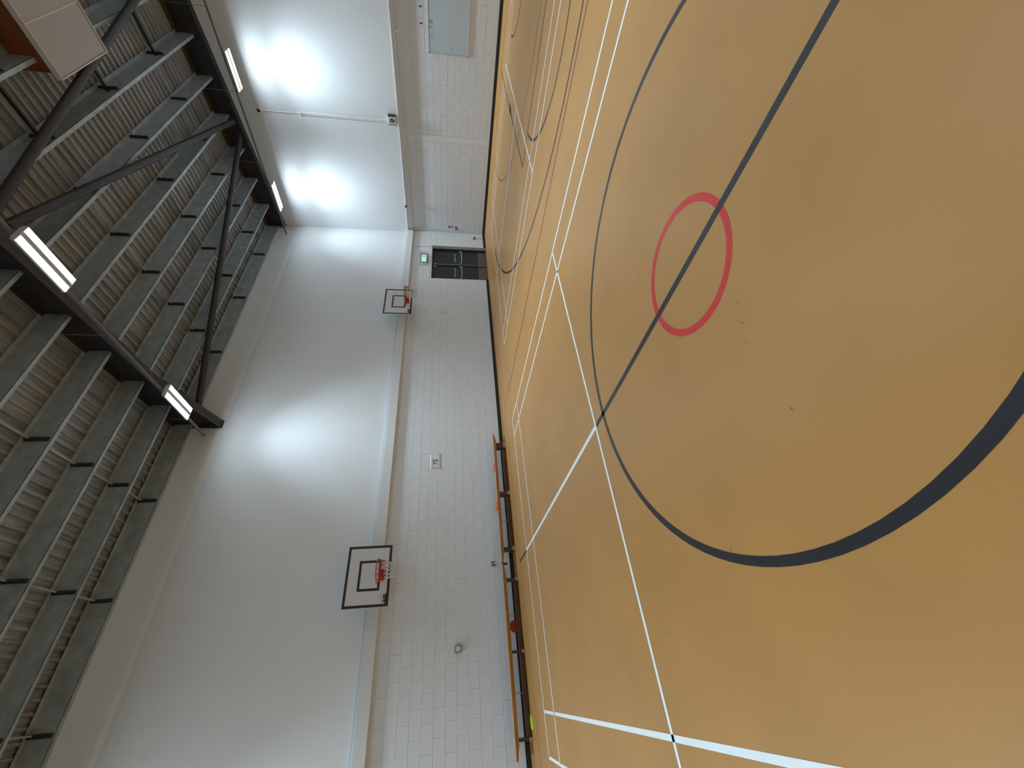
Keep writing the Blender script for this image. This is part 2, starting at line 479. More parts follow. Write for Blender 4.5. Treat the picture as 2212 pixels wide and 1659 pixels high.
def rafter(xc, wd, haunch, lab):
    m = MB()
    t = 0.018
    for s in (0, 1):
        f = (lambda y: y) if s == 0 else (lambda y: LY - y)
        zb = lambda y: 7.98 + SL * y
        ylo = 0.0
        segs = [(0.0, 7.49), (2.04, zb(2.04)), (MID, zb(MID))] if haunch else [(0.0, zb(0)), (MID, zb(MID))]
        for (ya, za), (yb, zb_) in zip(segs[:-1], segs[1:]):
            for xa, xb, o0, o1 in ((xc - wd / 2, xc + wd / 2, 0, t),):
                m.quadbox([(xa, f(ya), za), (xb, f(ya), za), (xb, f(yb), zb_), (xa, f(yb), zb_), (xa, f(ya), za + t), (xb, f(ya), za + t), (xb, f(yb), zb_ + t), (xa, f(yb), zb_ + t)])
            ta, tb = DK - 0.01 + SL * ya, DK - 0.01 + SL * yb
            m.quadbox([(xc - .007, f(ya), za), (xc + .007, f(ya), za), (xc + .007, f(yb), zb_), (xc - .007, f(yb), zb_), (xc - .007, f(ya), ta), (xc + .007, f(ya), ta), (xc + .007, f(yb), tb), (xc - .007, f(yb), tb)])
            m.quadbox([(xc - wd / 2, f(ya), ta - t), (xc + wd / 2, f(ya), ta - t), (xc + wd / 2, f(yb), tb - t), (xc - wd / 2, f(yb), tb - t), (xc - wd / 2, f(ya), ta), (xc + wd / 2, f(ya), ta), (xc + wd / 2, f(yb), tb), (xc - wd / 2, f(yb), tb)])
        if haunch:
            m.box(xc - wd / 2, xc + wd / 2, min(f(0.0), f(0.022)), max(f(0.0), f(0.022)), 7.47, 8.6)
    o = m.obj('rafter', M_STEEL, ceiling); o['label'] = lab
    if haunch and abs(xc - 9.412) < .1:
        for z in (7.58, 7.66, 7.74, 8.12):
            for sx in (-1, 1):
                MB().lathe([(0.016, 0.0), (0.016, 0.02), (0.008, 0.024)], (xc + sx * 0.06, 0.022, z), 'y', 6).obj('bolt', M_STL, o)
rafter(RAFT[0], 0.225, False, 'dark steel rafter against the end wall')
rafter(RAFT[1], 0.225, True, 'dark steel rafter with a deepened foot bolted to the long wall')
rafter(RAFT[2], 0.225, True, 'dark steel rafter behind the camera')
rafter(RAFT[3], 0.225, False, 'dark steel rafter at the far end')
def brace(a, b, z0=8.085):
    r = 0.078
    p = [Vector((x, y, z0 + up(y))) for x, y in (a, b)]
    d = (p[1] - p[0]).normalized()
    o = MB().tube([p[0] + d * 0.18, p[1] - d * 0.18], r, 16).obj('brace_tube', M_TUBE, ceiling, smooth=True)
    for q, s in ((p[0], 1), (p[1], -1)):
        MB().bar(q - d * s * 0.02, q + d * s * 0.30, 0.16, 0.018).obj('gusset', M_STEEL, o)
brace((0.36, 3.42), (9.30, 0.16)); brace((0.36, 3.82), (9.30, 5.62)); brace((9.30, 5.78), (0.36, 7.46)); brace((0.36, 7.8), (9.3, 11.4))
for y0, y1, rx in ((5.98, 6.86, 2.17), (5.98, 6.86, 4.57), (5.98, 6.86, 6.97)):
    o = MB().bar((rx, y0, 8.44 + up(y0)), (rx, y1, 8.44 + up(y1)), 0.05, 0.05).bar((rx - .10, y0, 8.36 + up(y0)), (rx + .14, y0, 8.36 + up(y0)), 0.05, 0.06).obj('tie_rod', M_BLKST, ceiling)
    o['label'] = 'black tie bar between two purlins'
# brown insulation edge seen between deck and end rafter
MB().bar((0.37, 0.1, 8.60), (0.37, MID, 8.60 + SL * MID), 0.05, 0.06).obj('insulation_strip', M_YINS, ceiling)

# roof ventilation box
vb = thing('ventilation_box', 'pale panelled box hanging from the roof deck beside a dark brace tube', 'vent', (5.4, 7.4, 8.4))
def rel(mb, base): mb.v = [(a - base[0], b - base[1], c - base[2]) for a, b, c in mb.v]; return mb
VB = (5.4, 7.4, 8.4)
def vz(y): return 8.0 + SL * y
for y0, y1 in ((6.665, 7.40), (7.42, 8.16)):
    rel(MB().quadbox([(VX0 + .03, y0, vz(y0)), (VX1 - .03, y0, vz(y0)), (VX1 - .03, y1, vz(y1)), (VX0 + .03, y1, vz(y1)), (VX0 + .03, y0, vz(y0) + .02), (VX1 - .03, y0, vz(y0) + .02), (VX1 - .03, y1, vz(y1) + .02), (VX0 + .03, y1, vz(y1) + .02)]), VB).obj('panel', M_VENT, vb)
fr = MB()
for a, b in (((VX0, 6.645), (VX1, 6.645)), ((VX0, 8.18), (VX1, 8.18)), ((VX0, 7.41), (VX1, 7.41))):
    fr.bar((a[0], a[1], vz(a[1]) + .02), (b[0], b[1], vz(b[1]) + .02), 0.024, 0.05)
for xx in (VX0 + .01, VX1 - .01):
    fr.bar((xx, 6.635, vz(6.635) + .03), (xx, 8.19, vz(8.19) + .03), 0.024, 0.10)
rel(fr, VB).obj('frame', M_VENTE, vb)
sh = MB()
sh.quadbox([(VX0 + .06, 6.72, vz(6.72) + .06), (VX1 - .06, 6.72, vz(6.72) + .06), (VX1 - .06, 8.12, vz(8.12) + .06), (VX0 + .06, 8.12, vz(8.12) + .06), (VX0 + .06, 6.72, 9.07), (VX1 - .06, 6.72, 9.07), (VX1 - .06, 8.12, 9.17), (VX0 + .06, 8.12, 9.17)])
o = rel(sh, VB).obj('shaft', M_PLY, vb); o['label'] = 'brown boarded shaft above the pale panels'

# ------------------------------------------------------------------ strip lights on lighting rails
def lamp_light():
    ld = bpy.data.lights.new('strip_lamp', 'AREA')
    ld.shape = 'RECTANGLE'; ld.size = 0.27; ld.size_y = 0.90
    ld.energy = LAMP_W; ld.color = LAMP_COL
    ld.use_nodes = True
    nt = ld.node_tree
    em = nt.nodes['Emission']
    g = nt.nodes.new('ShaderNodeNewGeometry')              # photometric curve of the fitting: narrow across, wide along
    s = nt.nodes.new('ShaderNodeSeparateXYZ')
    nt.links.new(g.outputs['Incoming'], s.inputs[0])
    def mth(op, a, b=None):
        n = nt.nodes.new('ShaderNodeMath'); n.operation = op
        for i, v in enumerate((a, b)):
            if v is None: continue
            if isinstance(v, (int, float)): n.inputs[i].default_value = v
            else: nt.links.new(v, n.inputs[i])
        return n.outputs[0]
    def fall(comp, lo, hi):
        t = mth('ABSOLUTE', mth('DIVIDE', comp, s.outputs[2]))
        mr = nt.nodes.new('ShaderNodeMapRange'); mr.interpolation_type = 'SMOOTHSTEP'
        mr.inputs['From Min'].default_value = lo; mr.inputs['From Max'].default_value = hi
        mr.inputs['To Min'].default_value = 1; mr.inputs['To Max'].default_value = 0
        nt.links.new(t, mr.inputs['Value'])
        return mr.outputs['Result']
    def bell(comp, k):
        t = mth('DIVIDE', mth('DIVIDE', comp, s.outputs[2]), k)
        return mth('DIVIDE', 1.0, mth('ADD', mth('MULTIPLY', t, t), 1.0))
    v = mth('MULTIPLY', mth('MULTIPLY', fall(s.outputs[0], 0.40, 0.90), bell(s.outputs[0], 0.50)), mth('MULTIPLY', fall(s.outputs[1], 0.75, 1.6), bell(s.outputs[1], 0.52)))
    v = mth('ADD', mth("MULTIPLY", v, 0.91), 0.09)
    nt.links.new(v, em.inputs['Strength'])
    return ld
LD = lamp_light()
def make_lamp():
    r = thing('strip_light', '', 'light')
    p = [(-0.165, 0.0), (0.165, 0.0), (0.165, 0.03), (0.10, 0.085), (-0.10, 0.085), (-0.165, 0.03)]
    MB().prism(p, lambda a, b, h: (a, h, b + 0.012), -0.485, 0.485).obj('housing', M_HOUSE, r)
    for sx in (-1, 1):
        pr = [(sx * 0.045, 0.0), (sx * 0.15, 0.0), (sx * 0.155, 0.014), (sx * 0.04, 0.014)]
        MB().prism(pr, lambda a, b, h: (a, h, b), -0.47, 0.47).obj('diffuser', M_GLOW, r)
    MB().box(-0.04, 0.04, -0.47, 0.47, 0.002, 0.014).obj('spine', M_SPINE, r)
    for sy in (-1, 1):
        MB().box(-0.155, 0.155, sy * 0.485 - 0.006, sy * 0.485 + 0.006, 0.0, 0.07).obj('end_cap', M_HOUSE, r)
    l = link('lamp', LD, r, (0, 0, -0.004))
    return r
lamp0 = make_lamp()
spots = [(9.80, 5.47, 7.63, 'bright strip light under the rafter, the one nearer the ventilation box'),
         (9.80, 1.60, 7.63, 'bright strip light hung close to the bench wall above the 7S sheet'),
         (0.86, 5.36, 7.62, 'bright strip light on the end wall rail, above the whiteboard side of the camera'),
         (0.86, 1.62, 7.62, 'bright strip light on the end wall rail nearest the corner')]
for x_ in (0.86, 9.80):
    for y_ in (9.35, 13.2): spots.append((x_, y_, 7.63, None))
for x_ in (18.1, 25.9):
    for y_ in (1.60, 5.47, 9.35, 13.2): spots.append((x_, y_, 7.63, None))
for i, (x_, y_, z_, lab) in enumerate(spots):
    r = lamp0 if i == 0 else copy_tree(lamp0)
    r.location = (x_, y_, z_)
    r['label'] = lab or 'strip light of the same rows, out of the picture'
    r['group'] = 'strip lights on the rails' if lab else 'strip lights out of the picture'
def rail(xc, y0, wires, lab):
    r = thing('lighting_rail', lab, 'rail', (xc, 0, 7.765))
    MB().box(-0.028, 0.028, y0, 16.9, -0.022, 0.022).box(-0.012, 0.012, y0, 16.9, -0.026, 0.0).obj('trunking', M_TRUNK, r)
    for wy in wires:
        MB().tube([(0, wy, 0.02), (0, wy, DK + up(wy) - 7.765)], 0.006, 5).obj('hanging_wire', M_WIRE, r)
rail(9.80, 0.10, [0.9, 3.82, 5.93, 8.0, 11.9, 15.5], 'slim grey rail under the dark rafter carrying two strip lights')
rail(0.86, 0.10, [0.22, 2.79, 4.84, 6.73, 9.6, 12.9], 'slim grey rail along the end wall carrying two strip lights')

# ------------------------------------------------------------------ basketball hoops
def make_hoop():
    h = thing('basketball_hoop', '', 'basketball hoop')   # origin: wall point below the centre of the board, z = 0
    bz0, bz1, by = 2.75, 3.665, 0.50
    MB().box(-0.605, 0.605, by - 0.02, by, bz0, bz1).obj('backboard', M_BOARD, h)
    def ring(hw_, z0, z1, wd, y):
        return MB().box(-hw_, hw_, by, y, z0, z0 + wd).box(-hw_, hw_, by, y, z1 - wd, z1).box(-hw_, -hw_ + wd, by, y, z0 + wd, z1 - wd).box(hw_ - wd, hw_, by, y, z0 + wd, z1 - wd)
    ring(0.605, bz0, bz1, 0.052, by + 0.002).obj('border', M_LBLACK, h)
    ring(0.30, 2.955, 3.41, 0.05, by + 0.002).obj('target_square', M_LBLACK, h)
    lg = text('maker_mark', 'SURE', 0.066, M_INK, h, (0.452, by + 0.003, 2.838), ROT_L, bold=0.004)
    MB().prism([(0.545 - .19 * t, 2.885 + .03 * math.sin(t * 2.2)) for t in [i / 8 for i in range(9)]] + [(0.545 - .19 * t, 2.880 + .03 * math.sin(t * 2.2)) for t in [i / 8 for i in range(8, -1, -1)]], lambda a, b, q: (a, q, b), by, by + 0.002).obj('maker_swoosh', M_INK, h)
    MB().box(0.36, 0.555, by, by + 0.002, 2.80, 2.812 + .01).obj('maker_plate', M_LBLACK, h)
    for sx in (-0.11, 0.11):
        MB().lathe([(0.009, 0), (0.009, 0.006)], (sx, by, 3.33), 'y', 8).obj('bolt', M_INK, h)
    rc, rr, rz = by + 0.15 + 0.225, 0.228, 2.965
    MB().tube([(rr * math.cos(2 * math.pi * i / 40), rc + rr * math.sin(2 * math.pi * i / 40), rz) for i in range(40)], 0.0105, 8, True).obj('rim', M_ORANGE, h, smooth=True)
    br = MB().box(-0.09, 0.09, by, by + 0.008, rz - 0.12, rz + 0.03)
    br.prism([(by, rz + .004), (by + 0.16, rz + .004), (by + 0.16, rz - 0.008), (by, rz - 0.008)], lambda a, b, q: (q, a, b), -0.085, 0.085)
    for sx in (-0.08, 0.076):
        br.prism([(by, rz), (by + 0.165, rz), (by + 0.165, rz - 0.02), (by + 0.01, rz - 0.11), (by, rz - 0.11)], lambda a, b, q: (q, a, b), sx, sx + 0.004)
    br.obj('rim_bracket', M_ORANGE, h)
    # net: diamond cords, red at the top and white below
    N = 12; rows = [(0.222, rz - 0.012), (0.205, rz - 0.075), (0.180, rz - 0.15), (0.155, rz - 0.22), (0.140, rz - 0.29), (0.135, rz - 0.345), (0.138, rz - 0.395)]
    for nm, m, r0, r1 in (('net_top', M_NETR, 0, 2), ('net', M_NETW, 2, 6)):
        nb = MB()
        for k in range(r0, r1):
            for i in range(N):
                for s in (-0.5, 0.5):
                    a0 = 2 * math.pi * (i + 0.5 * (k % 2)) / N; a1 = 2 * math.pi * (i + 0.5 * (k % 2) + s) / N
                    nb.tube([(rows[k][0] * math.cos(a0), rc + rows[k][0] * math.sin(a0), rows[k][1]), (rows[k + 1][0] * math.cos(a1), rc + rows[k + 1][0] * math.sin(a1), rows[k + 1][1])], 0.0068 if m is M_NETW else 0.0055, 4)
        nb.obj(nm, m, h)
    # wall frame behind the board
    fm = MB()
    for sx in (-0.42, 0.42):
        for z in (2.85, 3.55):
            fm.tube([(sx, 0.105 if 2.98 < z < 3.215 else 0.002, z), (sx, by - 0.02, z)], 0.02, 8)
        fm.bar((sx, by - 0.035, bz0 + .05), (sx, by - 0.035, bz1 - .05), 0.03, 0.03, (0, 1, 0))
    for z in (2.85, 3.55): fm.bar((-0.45, by - 0.035, z), (0.45, by - 0.035, z), 0.03, 0.03)
    fm.obj('wall_frame', M_WPLAS, h)
    return h
hoop = make_hoop(); hoop.location = (13.5, 0, 0)
hoop['label'] = 'basketball hoop above the benches with red and white net on a large board'; hoop['group'] = 'basketball hoops on the long wall'
h2 = copy_tree(hoop); h2.location = (4.95, 0, 0)
h2['label'] = 'basketball hoop beside the dark double door, smaller in view'

# ------------------------------------------------------------------ benches
def make_bench(x0, x1, legs, rods, hook_end):
    b = thing('gym_bench', '', 'bench', (x0, 0.30, 0))
    L = x1 - x0
    def taper(y0, y1, z0, z1):
        m = MB()
        m.prism([(0, z1), (L, z1), (L, z1 - .03), (L - .22, z0), (.22, z0), (0, z1 - .03)], lambda a, c, q: (a, q, c), y0, y1)
        return m
    MB().box(0, L, -0.12, 0.115, 0.305, 0.328).obj('seat', M_WTOP, b, bevel=0.006)
    taper(0.085, 0.125, 0.258, 0.3275).obj('seat_edge', M_WOOD, b, bevel=0.004)
    taper(-0.125, -0.09, 0.258, 0.326).obj('seat_edge', M_WOOD, b, bevel=0.004)
    for lx, wd in legs:
        l = MB().box(lx - x0 - wd / 2, lx - x0 + wd / 2, -0.085, 0.085, 0.10, 0.305).box(lx - x0 - wd / 2, lx - x0 + wd / 2, -0.16, 0.11, 0.03, 0.105).obj('leg', M_WDARK, b, bevel=0.004)
        for sy in (-0.15, 0.10):
            MB().box(lx - x0 - wd / 2 - .004, lx - x0 + wd / 2 + .004, sy - 0.022, sy + 0.022, 0.0, 0.062).obj('rubber_foot', M_RUBBER, l)
    xa, xb = legs[0][0] - x0, legs[-1][0] - x0
    MB().box(xa, xb, -0.05, 0.05, 0.012, 0.095).obj('balance_beam', M_WDARK, b, bevel=0.005)
    for rx in rods:
        MB().tube([(rx - x0, 0.0, 0.09), (rx - x0, 0.0, 0.31)], 0.007, 6).obj('tie_rod', M_STL, b)
    if hook_end:
        xe = L if hook_end > 0 else 0
        for sy in (-0.05, 0.05):
            MB().tube([(xe - .05 * hook_end, sy, 0.30), (xe + .012 * hook_end, sy, 0.295), (xe + .026 * hook_end, sy, 0.265), (xe + .024 * hook_end, sy, 0.20)], 0.011, 6).obj('hook', M_BLKST, b)
    return b
bn = make_bench(10.07, 13.36, [(10.40, .15), (11.75, .09), (13.08, .075)], [11.08, 12.42], 1)
bn['label'] = 'varnished wooden gym bench below the 7S sheet with two orange discs on it'; bn['group'] = 'gym benches against the long wall'
bn2 = make_bench(13.40, 16.70, [(13.73, .06), (15.07, .045), (16.42, .05)], [14.40, 15.74], 0)
bn2['label'] = 'varnished wooden gym bench under the metal switch box with a yellow disc at its foot'; bn2['group'] = 'gym benches against the long wall'

def disc(name, label, m, loc, r, h, tilt, mark=None):
    o = MB().lathe([(r * 0.96, 0), (r, h * .3), (r, h * .6), (r * 0.93, h), (r * .3, h)], (0, 0, 0), 'z', 24).obj(name, m, None, loc, smooth=True)
    o.rotation_euler = tilt
    tag(o, label, 'marker disc', 'rubber marker discs by the benches')
    return o
disc('marker_disc', 'dull orange disc at the back of the bench, nearer the door', M_DISCO, (10.99, 0.235, 0.331), 0.10, 0.020, (0.0, 0, 0))
disc('marker_disc', 'bright orange disc with a dark hollow on the bench seat', M_DISCO, (12.02, 0.27, 0.331), 0.125, 0.020, (0.0, 0, 0))
disc('marker_disc', 'orange disc standing upright under the bench against the black skirting', M_DISCO, (14.60, 0.075, 0.118), 0.115, 0.022, (math.pi / 2 - 0.18, 0, 0))
yd = disc('marker_disc', 'bright yellow green disc lying on the floor against the bench foot beam', M_DISCY, (16.18, 0.455, 0.001), 0.115, 0.010, (0, 0, 0))
text('disc_print', 'O-O-O', 0.045, mat('disc_ink', (0.30, 0.42, 0.03), 0.5), yd, (0, 0, 0.0112), (0, 0, math.pi))

# ------------------------------------------------------------------ double door
d1 = struct(link('door_1', None, None, (0, 0, 0)), 'dark recessed double door with grey push bars in the long wall')
MB().box(DX0, DX1, -0.29, -0.24, 0, DZ).obj('door_backing', M_DFRAME, d1)
MB().box(DX0, DX0 + 0.13, -0.24, -0.135, 0, DZ).box(DX1 - 0.06, DX1, -0.24, -0.135, 0, DZ).box(DX0 + .13, DX1 - .06, -0.24, -0.135, DZ - 0.06, DZ).obj('door_frame', M_DFRAME, d1)
MB().box(DX0, DX0 + .125, -0.135, -0.125, 0.0, 0.10).obj('plinth_block', M_BLACK, d1)
for x0, x1, sg in ((1.125, 2.06, 1), (2.10, 2.98, -1)):
    lf = MB().box(x0, x1, -0.20, -0.155, 0.006, DZ - 0.065).obj('door_leaf', M_DOOR, d1)
    MB().box(x0 + .005, x1 - .005, -0.156, -0.152, 0.01, 0.35).obj('kick_plate', M_KICK, lf)
    bar = MB()
    e0, e1 = x0 + 0.03, x1 - 0.10
    bar.tube([(e0, -0.15, 1.10), (e0 + .02, -0.11, 1.03), (e0 + .06, -0.08, 1.01), (e1 - .06, -0.08, 1.01), (e1 - .02, -0.11, 1.03), (e1, -0.15, 1.10)], 0.017, 8)
    bar.obj('push_bar', M_BARG, lf, smooth=True)
    vx = x1 - 0.055 if sg > 0 else x0 + 0.055
    if sg > 0:
        MB().tube([(vx, -0.14, 1.02), (vx, -0.14, 2.07)], 0.011, 6).tube([(vx, -0.14, 0.02), (vx, -0.14, 1.0)], 0.009, 6).obj('latch_rod', M_BARG, lf)
    MB().box(vx - .035, vx + .035, -0.155, -0.115, 2.02, 2.10).obj('top_latch', M_BARG, lf, bevel=0.01)
    text('door_notice', 'PUSH BAR TO OPEN', 0.062, M_DTEXT, lf, ((x0 + x1) / 2 - .06, -0.1535, 1.268), ROT_L, bold=0.002, sx=0.95)
MB().box(2.06, 2.10, -0.21, -0.140, 0.0, DZ - .06).obj('meeting_strip', M_DFRAME, d1)
MB().box(DX0, DX1, -0.24, -0.005, -0.001, 0.004).obj('threshold', mat('threshold', (0.22, 0.11, 0.05), .4), d1)

# exit sign with wire guard
es = thing('exit_sign', 'lit green fire exit sign in a wire guard above the double door', 'sign', (1.92, 0, 2.485))
MB().box(-0.20, 0.22, 0.0, 0.05, -0.10, 0.11).obj('sign_body', M_WPLAS, es, bevel=0.008)
MB().box(-0.185, 0.205, 0.05, 0.056, -0.085, 0.075).obj('sign_face', M_SIGNL, es, bevel=0.01)
man = MB()
F_ = lambda a, b, q: (-a, q, b)
for poly in ([(-.13, -.06), (-.10, -.06), (-.065, -.005), (-.085, .01)], [(-.085, .0), (-.05, .0), (-.04, .035), (-.075, .035)], [(-.06, -.005), (-.03, -.03), (-.05, -.06), (-.035, -.062), (-.01, -.03), (-.05, .01)], [(.07, -.055), (.13, -.055), (.13, .05), (.07, .05)]):
    man.prism(poly, F_, 0.056, 0.0575)
man.prism([(-.05 + .012 * math.cos(t), .05 + .012 * math.sin(t)) for t in [i * math.pi / 4 for i in range(8)]], F_, 0.056, 0.0575)
man.prism([(.0, -.006), (.03, -.006), (.03, -.02), (.055, 0), (.03, .02), (.03, .006), (.0, .006)], F_, 0.056, 0.0575)
man.obj('running_figure', M_SIGNG, es)
cg = MB()
hx0, hx1, hz0, hz1, hy = -0.34, 0.36, -0.155, 0.155, 0.15
cg.tube([(hx0, 0.004, hz0), (hx1, 0.004, hz0), (hx1, 0.004, hz1), (hx0, 0.004, hz1)], 0.007, 5, True)
cg.tube([(hx0 + .05, hy, hz0 + .02), (hx1 - .05, hy, hz0 + .02), (hx1 - .05, hy, hz1 - .02), (hx0 + .05, hy, hz1 - .02)], 0.006, 5, True)
for i in range(5):
    z = hz0 + .02 + (hz1 - hz0 - .04) * i / 4
    cg.tube([(hx0, .004, z), (hx0 + .05, hy, z), (hx1 - .05, hy, z), (hx1, .004, z)], 0.004, 4)
for i in range(8):
    x_ = hx0 + .05 + (hx1 - hx0 - .10) * i / 7
    cg.tube([(x_, .004, hz0), (x_, hy, hz0 + .02), (x_, hy, hz1 - .02), (x_, .004, hz1)], 0.004, 4)
cg.obj('wire_guard', M_CAGE, es)

# ------------------------------------------------------------------ sheets, sockets and boxes on the bench wall
def sheet(wd, ht, curl, name, label, loc, tilt, cat='paper'):
    nx, nz = 8, 6
    mb = MB()
    for j in range(nz + 1):
        for i in range(nx + 1):
            u, v = i / nx - .5, j / nz - .5
            mb.v.append((u * wd, 0.004 + curl * max(0, u + v - .25) ** 2 * 2 + .0015 * math.sin(7 * u + 3 * v), v * ht))
    for j in range(nz):
        for i in range(nx):
            a = j * (nx + 1) + i; mb.f.append((a, a + 1, a + nx + 2, a + nx + 1))
    o = mb.obj(name, M_PAPER, None, loc, smooth=True); o.rotation_euler = (0, tilt, 0)
    sd = o.modifiers.new('thick', 'SOLIDIFY'); sd.thickness = 0.0012; sd.offset = 0
    return tag(o, label, cat)
s7 = sheet(0.41, 0.285, 0.03, 'paper_sign', 'white landscape sheet reading 7S taped to the block wall above the bench', (10.65, 0.001, 1.868), 0.03)
text('lettering', '7S', 0.20, M_INK, s7, (0.02, 0.0075, -0.012), ROT_L, sx=0.95)
MB().box(-0.075, 0.085, 0.0062, 0.0068, 0.078, 0.087).obj('small_print', M_INK2, s7)
ps = sheet(0.27, 0.21, 0.05, 'paper_notice', 'small white sheet with a curled corner between the hoop and the double door', (4.80, 0.001, 1.72), -0.02)
MB().box(-0.03, 0.03, 0.0062, 0.0068, 0.02, 0.045).obj('small_print', M_INK2, ps)

sk = thing('wall_socket', 'dark metal wall socket with a white plug just above the bench', 'socket', (13.30, 0, 0.487))
MB().box(-0.045, 0.045, 0.0, 0.042, -0.043, 0.043).obj('metal_box', M_SOCK, sk, bevel=0.006)
MB().prism([(-.026, -.032), (.026, -.032), (0.0, .016)], lambda a, b, q: (a, q, b), 0.042, 0.066).obj('plug', M_WPLAS, sk, bevel=0.004)
MB().prism([(.006, .018), (.036, .024), (.036, .034), (.006, .034)], lambda a, b, q: (a, q, b), 0.042, 0.047).obj('switch_rocker', M_WPLAS, sk)
s2 = thing('wall_socket', 'small dark wall socket low on the wall between the corner and the double door', 'socket', (0.385, 0, 0.47))
MB().box(-0.045, 0.045, 0.0, 0.04, -0.045, 0.045).obj('metal_box', M_SOCK, s2, bevel=0.006)
MB().box(-0.02, 0.035, 0.04, 0.05, -0.005, 0.03).obj('switch_rocker', M_WPLAS, s2)
MB().box(-0.045, 0.0, 0.04, 0.07, -0.06, -0.01).obj('plug', M_BPLAS, s2)
sw = thing('switch_box', 'square metal framed switch box with a pale blank plate on the block wall', 'switch', (14.915, 0, 1.325))
MB().box(-0.062, 0.062, 0.0, 0.075, -0.068, 0.068).obj('metal_box', M_SWF, sw, bevel=0.004)
MB().box(-0.045, 0.045, 0.075, 0.079, -0.050, 0.050).obj('blank_plate', M_SWP, sw)

# conduits and devices in the corner and on the end wall
def conduit(name, label, pts, r, m, boxes=()):
    o = MB().tube(pts, r, 8).obj(name, m, None, smooth=True)
    tag(o, label, 'conduit')
    for c, h in boxes: MB().box(c[0] - h, c[0] + h, c[1] - h, c[1] + h, c[2] - h, c[2] + h).obj('junction_box', m, o, bevel=0.006)
    return o
conduit('cable_conduit', 'thin white conduit dropping from the ledge to the double door', [(1.11, 0.012, 2.98), (1.09, 0.012, 2.20)], 0.010, M_WPLAS, [((1.09, 0.02, 2.205), 0.022)])
conduit('cable_conduit', 'white conduit dropping down the corner to the red call point', [(0.018, 0.125, 2.96), (0.018, 0.14, 2.0), (0.016, 0.15, 1.25)], 0.015, M_WPLAS, [((0.05, 0.10, 2.93), 0.03)])
conduit('cable_conduit', 'white conduit running along the ledge of the end wall', [(0.088, 0.18, 3.03), (0.088, 8.0, 3.035), (0.088, 16.0, 3.035)], 0.014, M_WPLAS, [((0.088, 6.50, 3.03), 0.024)])
lc = conduit('cable_conduit', 'white cable run dropping from the security camera to the loudspeaker', [(0.135, 4.11, 7.50), (0.135, 4.12, 6.35)], 0.012, M_WPLAS, [((0.135, 4.12, 6.33), 0.03)])
MB().box(0.12, 0.142, 4.085, 4.155, 3.55, 6.32).obj('trunking', M_WPLAS, lc)
for k in range(9):
    MB().lathe([(0.007, 0), (0.007, 0.006)], (0.120, 4.055, 3.75 + k * 0.29), 'x', 6).obj('clip', M_BPLAS, lc)
cm = thing('security_camera', 'small round white camera with a black lens high on the end wall', 'camera', (0.12, 4.11, 7.56))
MB().lathe([(0.075, 0.0), (0.078, 0.03), (0.06, 0.065)], (0, 0, 0), 'x', 18).obj('base', M_WPLAS, cm, smooth=True)
MB().lathe([(0.05, 0.0), (0.052, 0.03), (0.035, 0.055), (0.012, 0.064)], (0.055, 0.012, 0.012), 'x', 16).obj('lens_ball', M_BPLAS, cm, smooth=True)
sp = thing('loudspeaker', 'boxy cream loudspeaker with a black round driver at the foot of the cable run', 'loudspeaker', (0.12, 4.18, 3.41))
MB().box(0.0, 0.10, -0.125, 0.125, -0.12, 0.12).obj('cabinet', mat('speaker_cream', (0.60, 0.62, 0.58), 0.5), sp, bevel=0.006)
MB().box(0.0, 0.112, 0.125, 0.165, -0.125, 0.125).obj('side_cover', M_BPLAS, sp)
MB().box(0.0, 0.104, -0.132, -0.118, -0.12, 0.12).obj('side_edge', M_BPLAS, sp)
MB().lathe([(0.062, 0.0), (0.062, 0.008), (0.05, 0.012)], (0.098, 0.0, 0.005), 'x', 20).obj('driver', M_BPLAS, sp)
MB().prism([(-.03, -.05), (.03, -.05), (0, -.088)], lambda a, b, q: (q, a, b), 0.099, 0.107).obj('driver_point', M_BPLAS, sp)
MB().box(0.108, 0.114, -0.030, 0.020, -0.018, 0.026).obj('driver_badge', M_SPINE, sp)
bl = tag(MB().lathe([(0.05, 0.0), (0.052, 0.025), (0.042, 0.05), (0.02, 0.062)], (0.13, 1.13, 3.20), 'x', 18).obj('alarm_sounder', M_RPLAS, None, smooth=True), 'round red fire alarm sounder on the ledge edge of the end wall', 'alarm')
cp = thing('fire_call_point', 'small red fire call point at the foot of the corner conduit', 'call point', (0.0, 0.155, 1.205))
MB().box(0.0, 0.05, -0.045, 0.045, -0.047, 0.047).obj('case', M_RPLAS, cp, bevel=0.006)
MB().box(0.05, 0.053, -0.025, 0.025, -0.022, 0.022).obj('break_glass', M_WPLAS, cp)
def sign(name, label, y, z, wd, ht, parts):
    o = thing(name, label, 'sign', (0.001, y, z))
    MB().box(0.0, 0.004, -wd / 2, wd / 2, -ht / 2, ht / 2).obj('plate', M_WPLAS, o)
    for (a0, a1, b0, b1, m, nm) in parts: MB().box(0.004, 0.005, a0, a1, b0, b1).obj(nm, m, o)
    return o
sg = sign('fire_action_sign', 'blue and red fire action notice beside the corner conduit', 0.262, 1.46, 0.115, 0.25, [(-.05, .05, -.01, .065, M_BLUE, 'blue_field'), (-.05, .05, -.105, -.055, M_SRED, 'red_band')])
MB().prism([(-.022, .065), (.022, .065), (0, .105)], lambda a, b, q: (q, a, b), 0.004, 0.005).obj('blue_point', M_BLUE, sg)
sign('fire_point_sign', 'small red and white sign beside the red call point', 0.262, 1.205, 0.09, 0.11, [(-.043, .043, .01, .053, M_SRED, 'red_field'), (-.043, .0, -.053, .005, M_SRED, 'red_panel'), (.01, .04, -.04, -.028, M_SRED, 'red_stroke')])

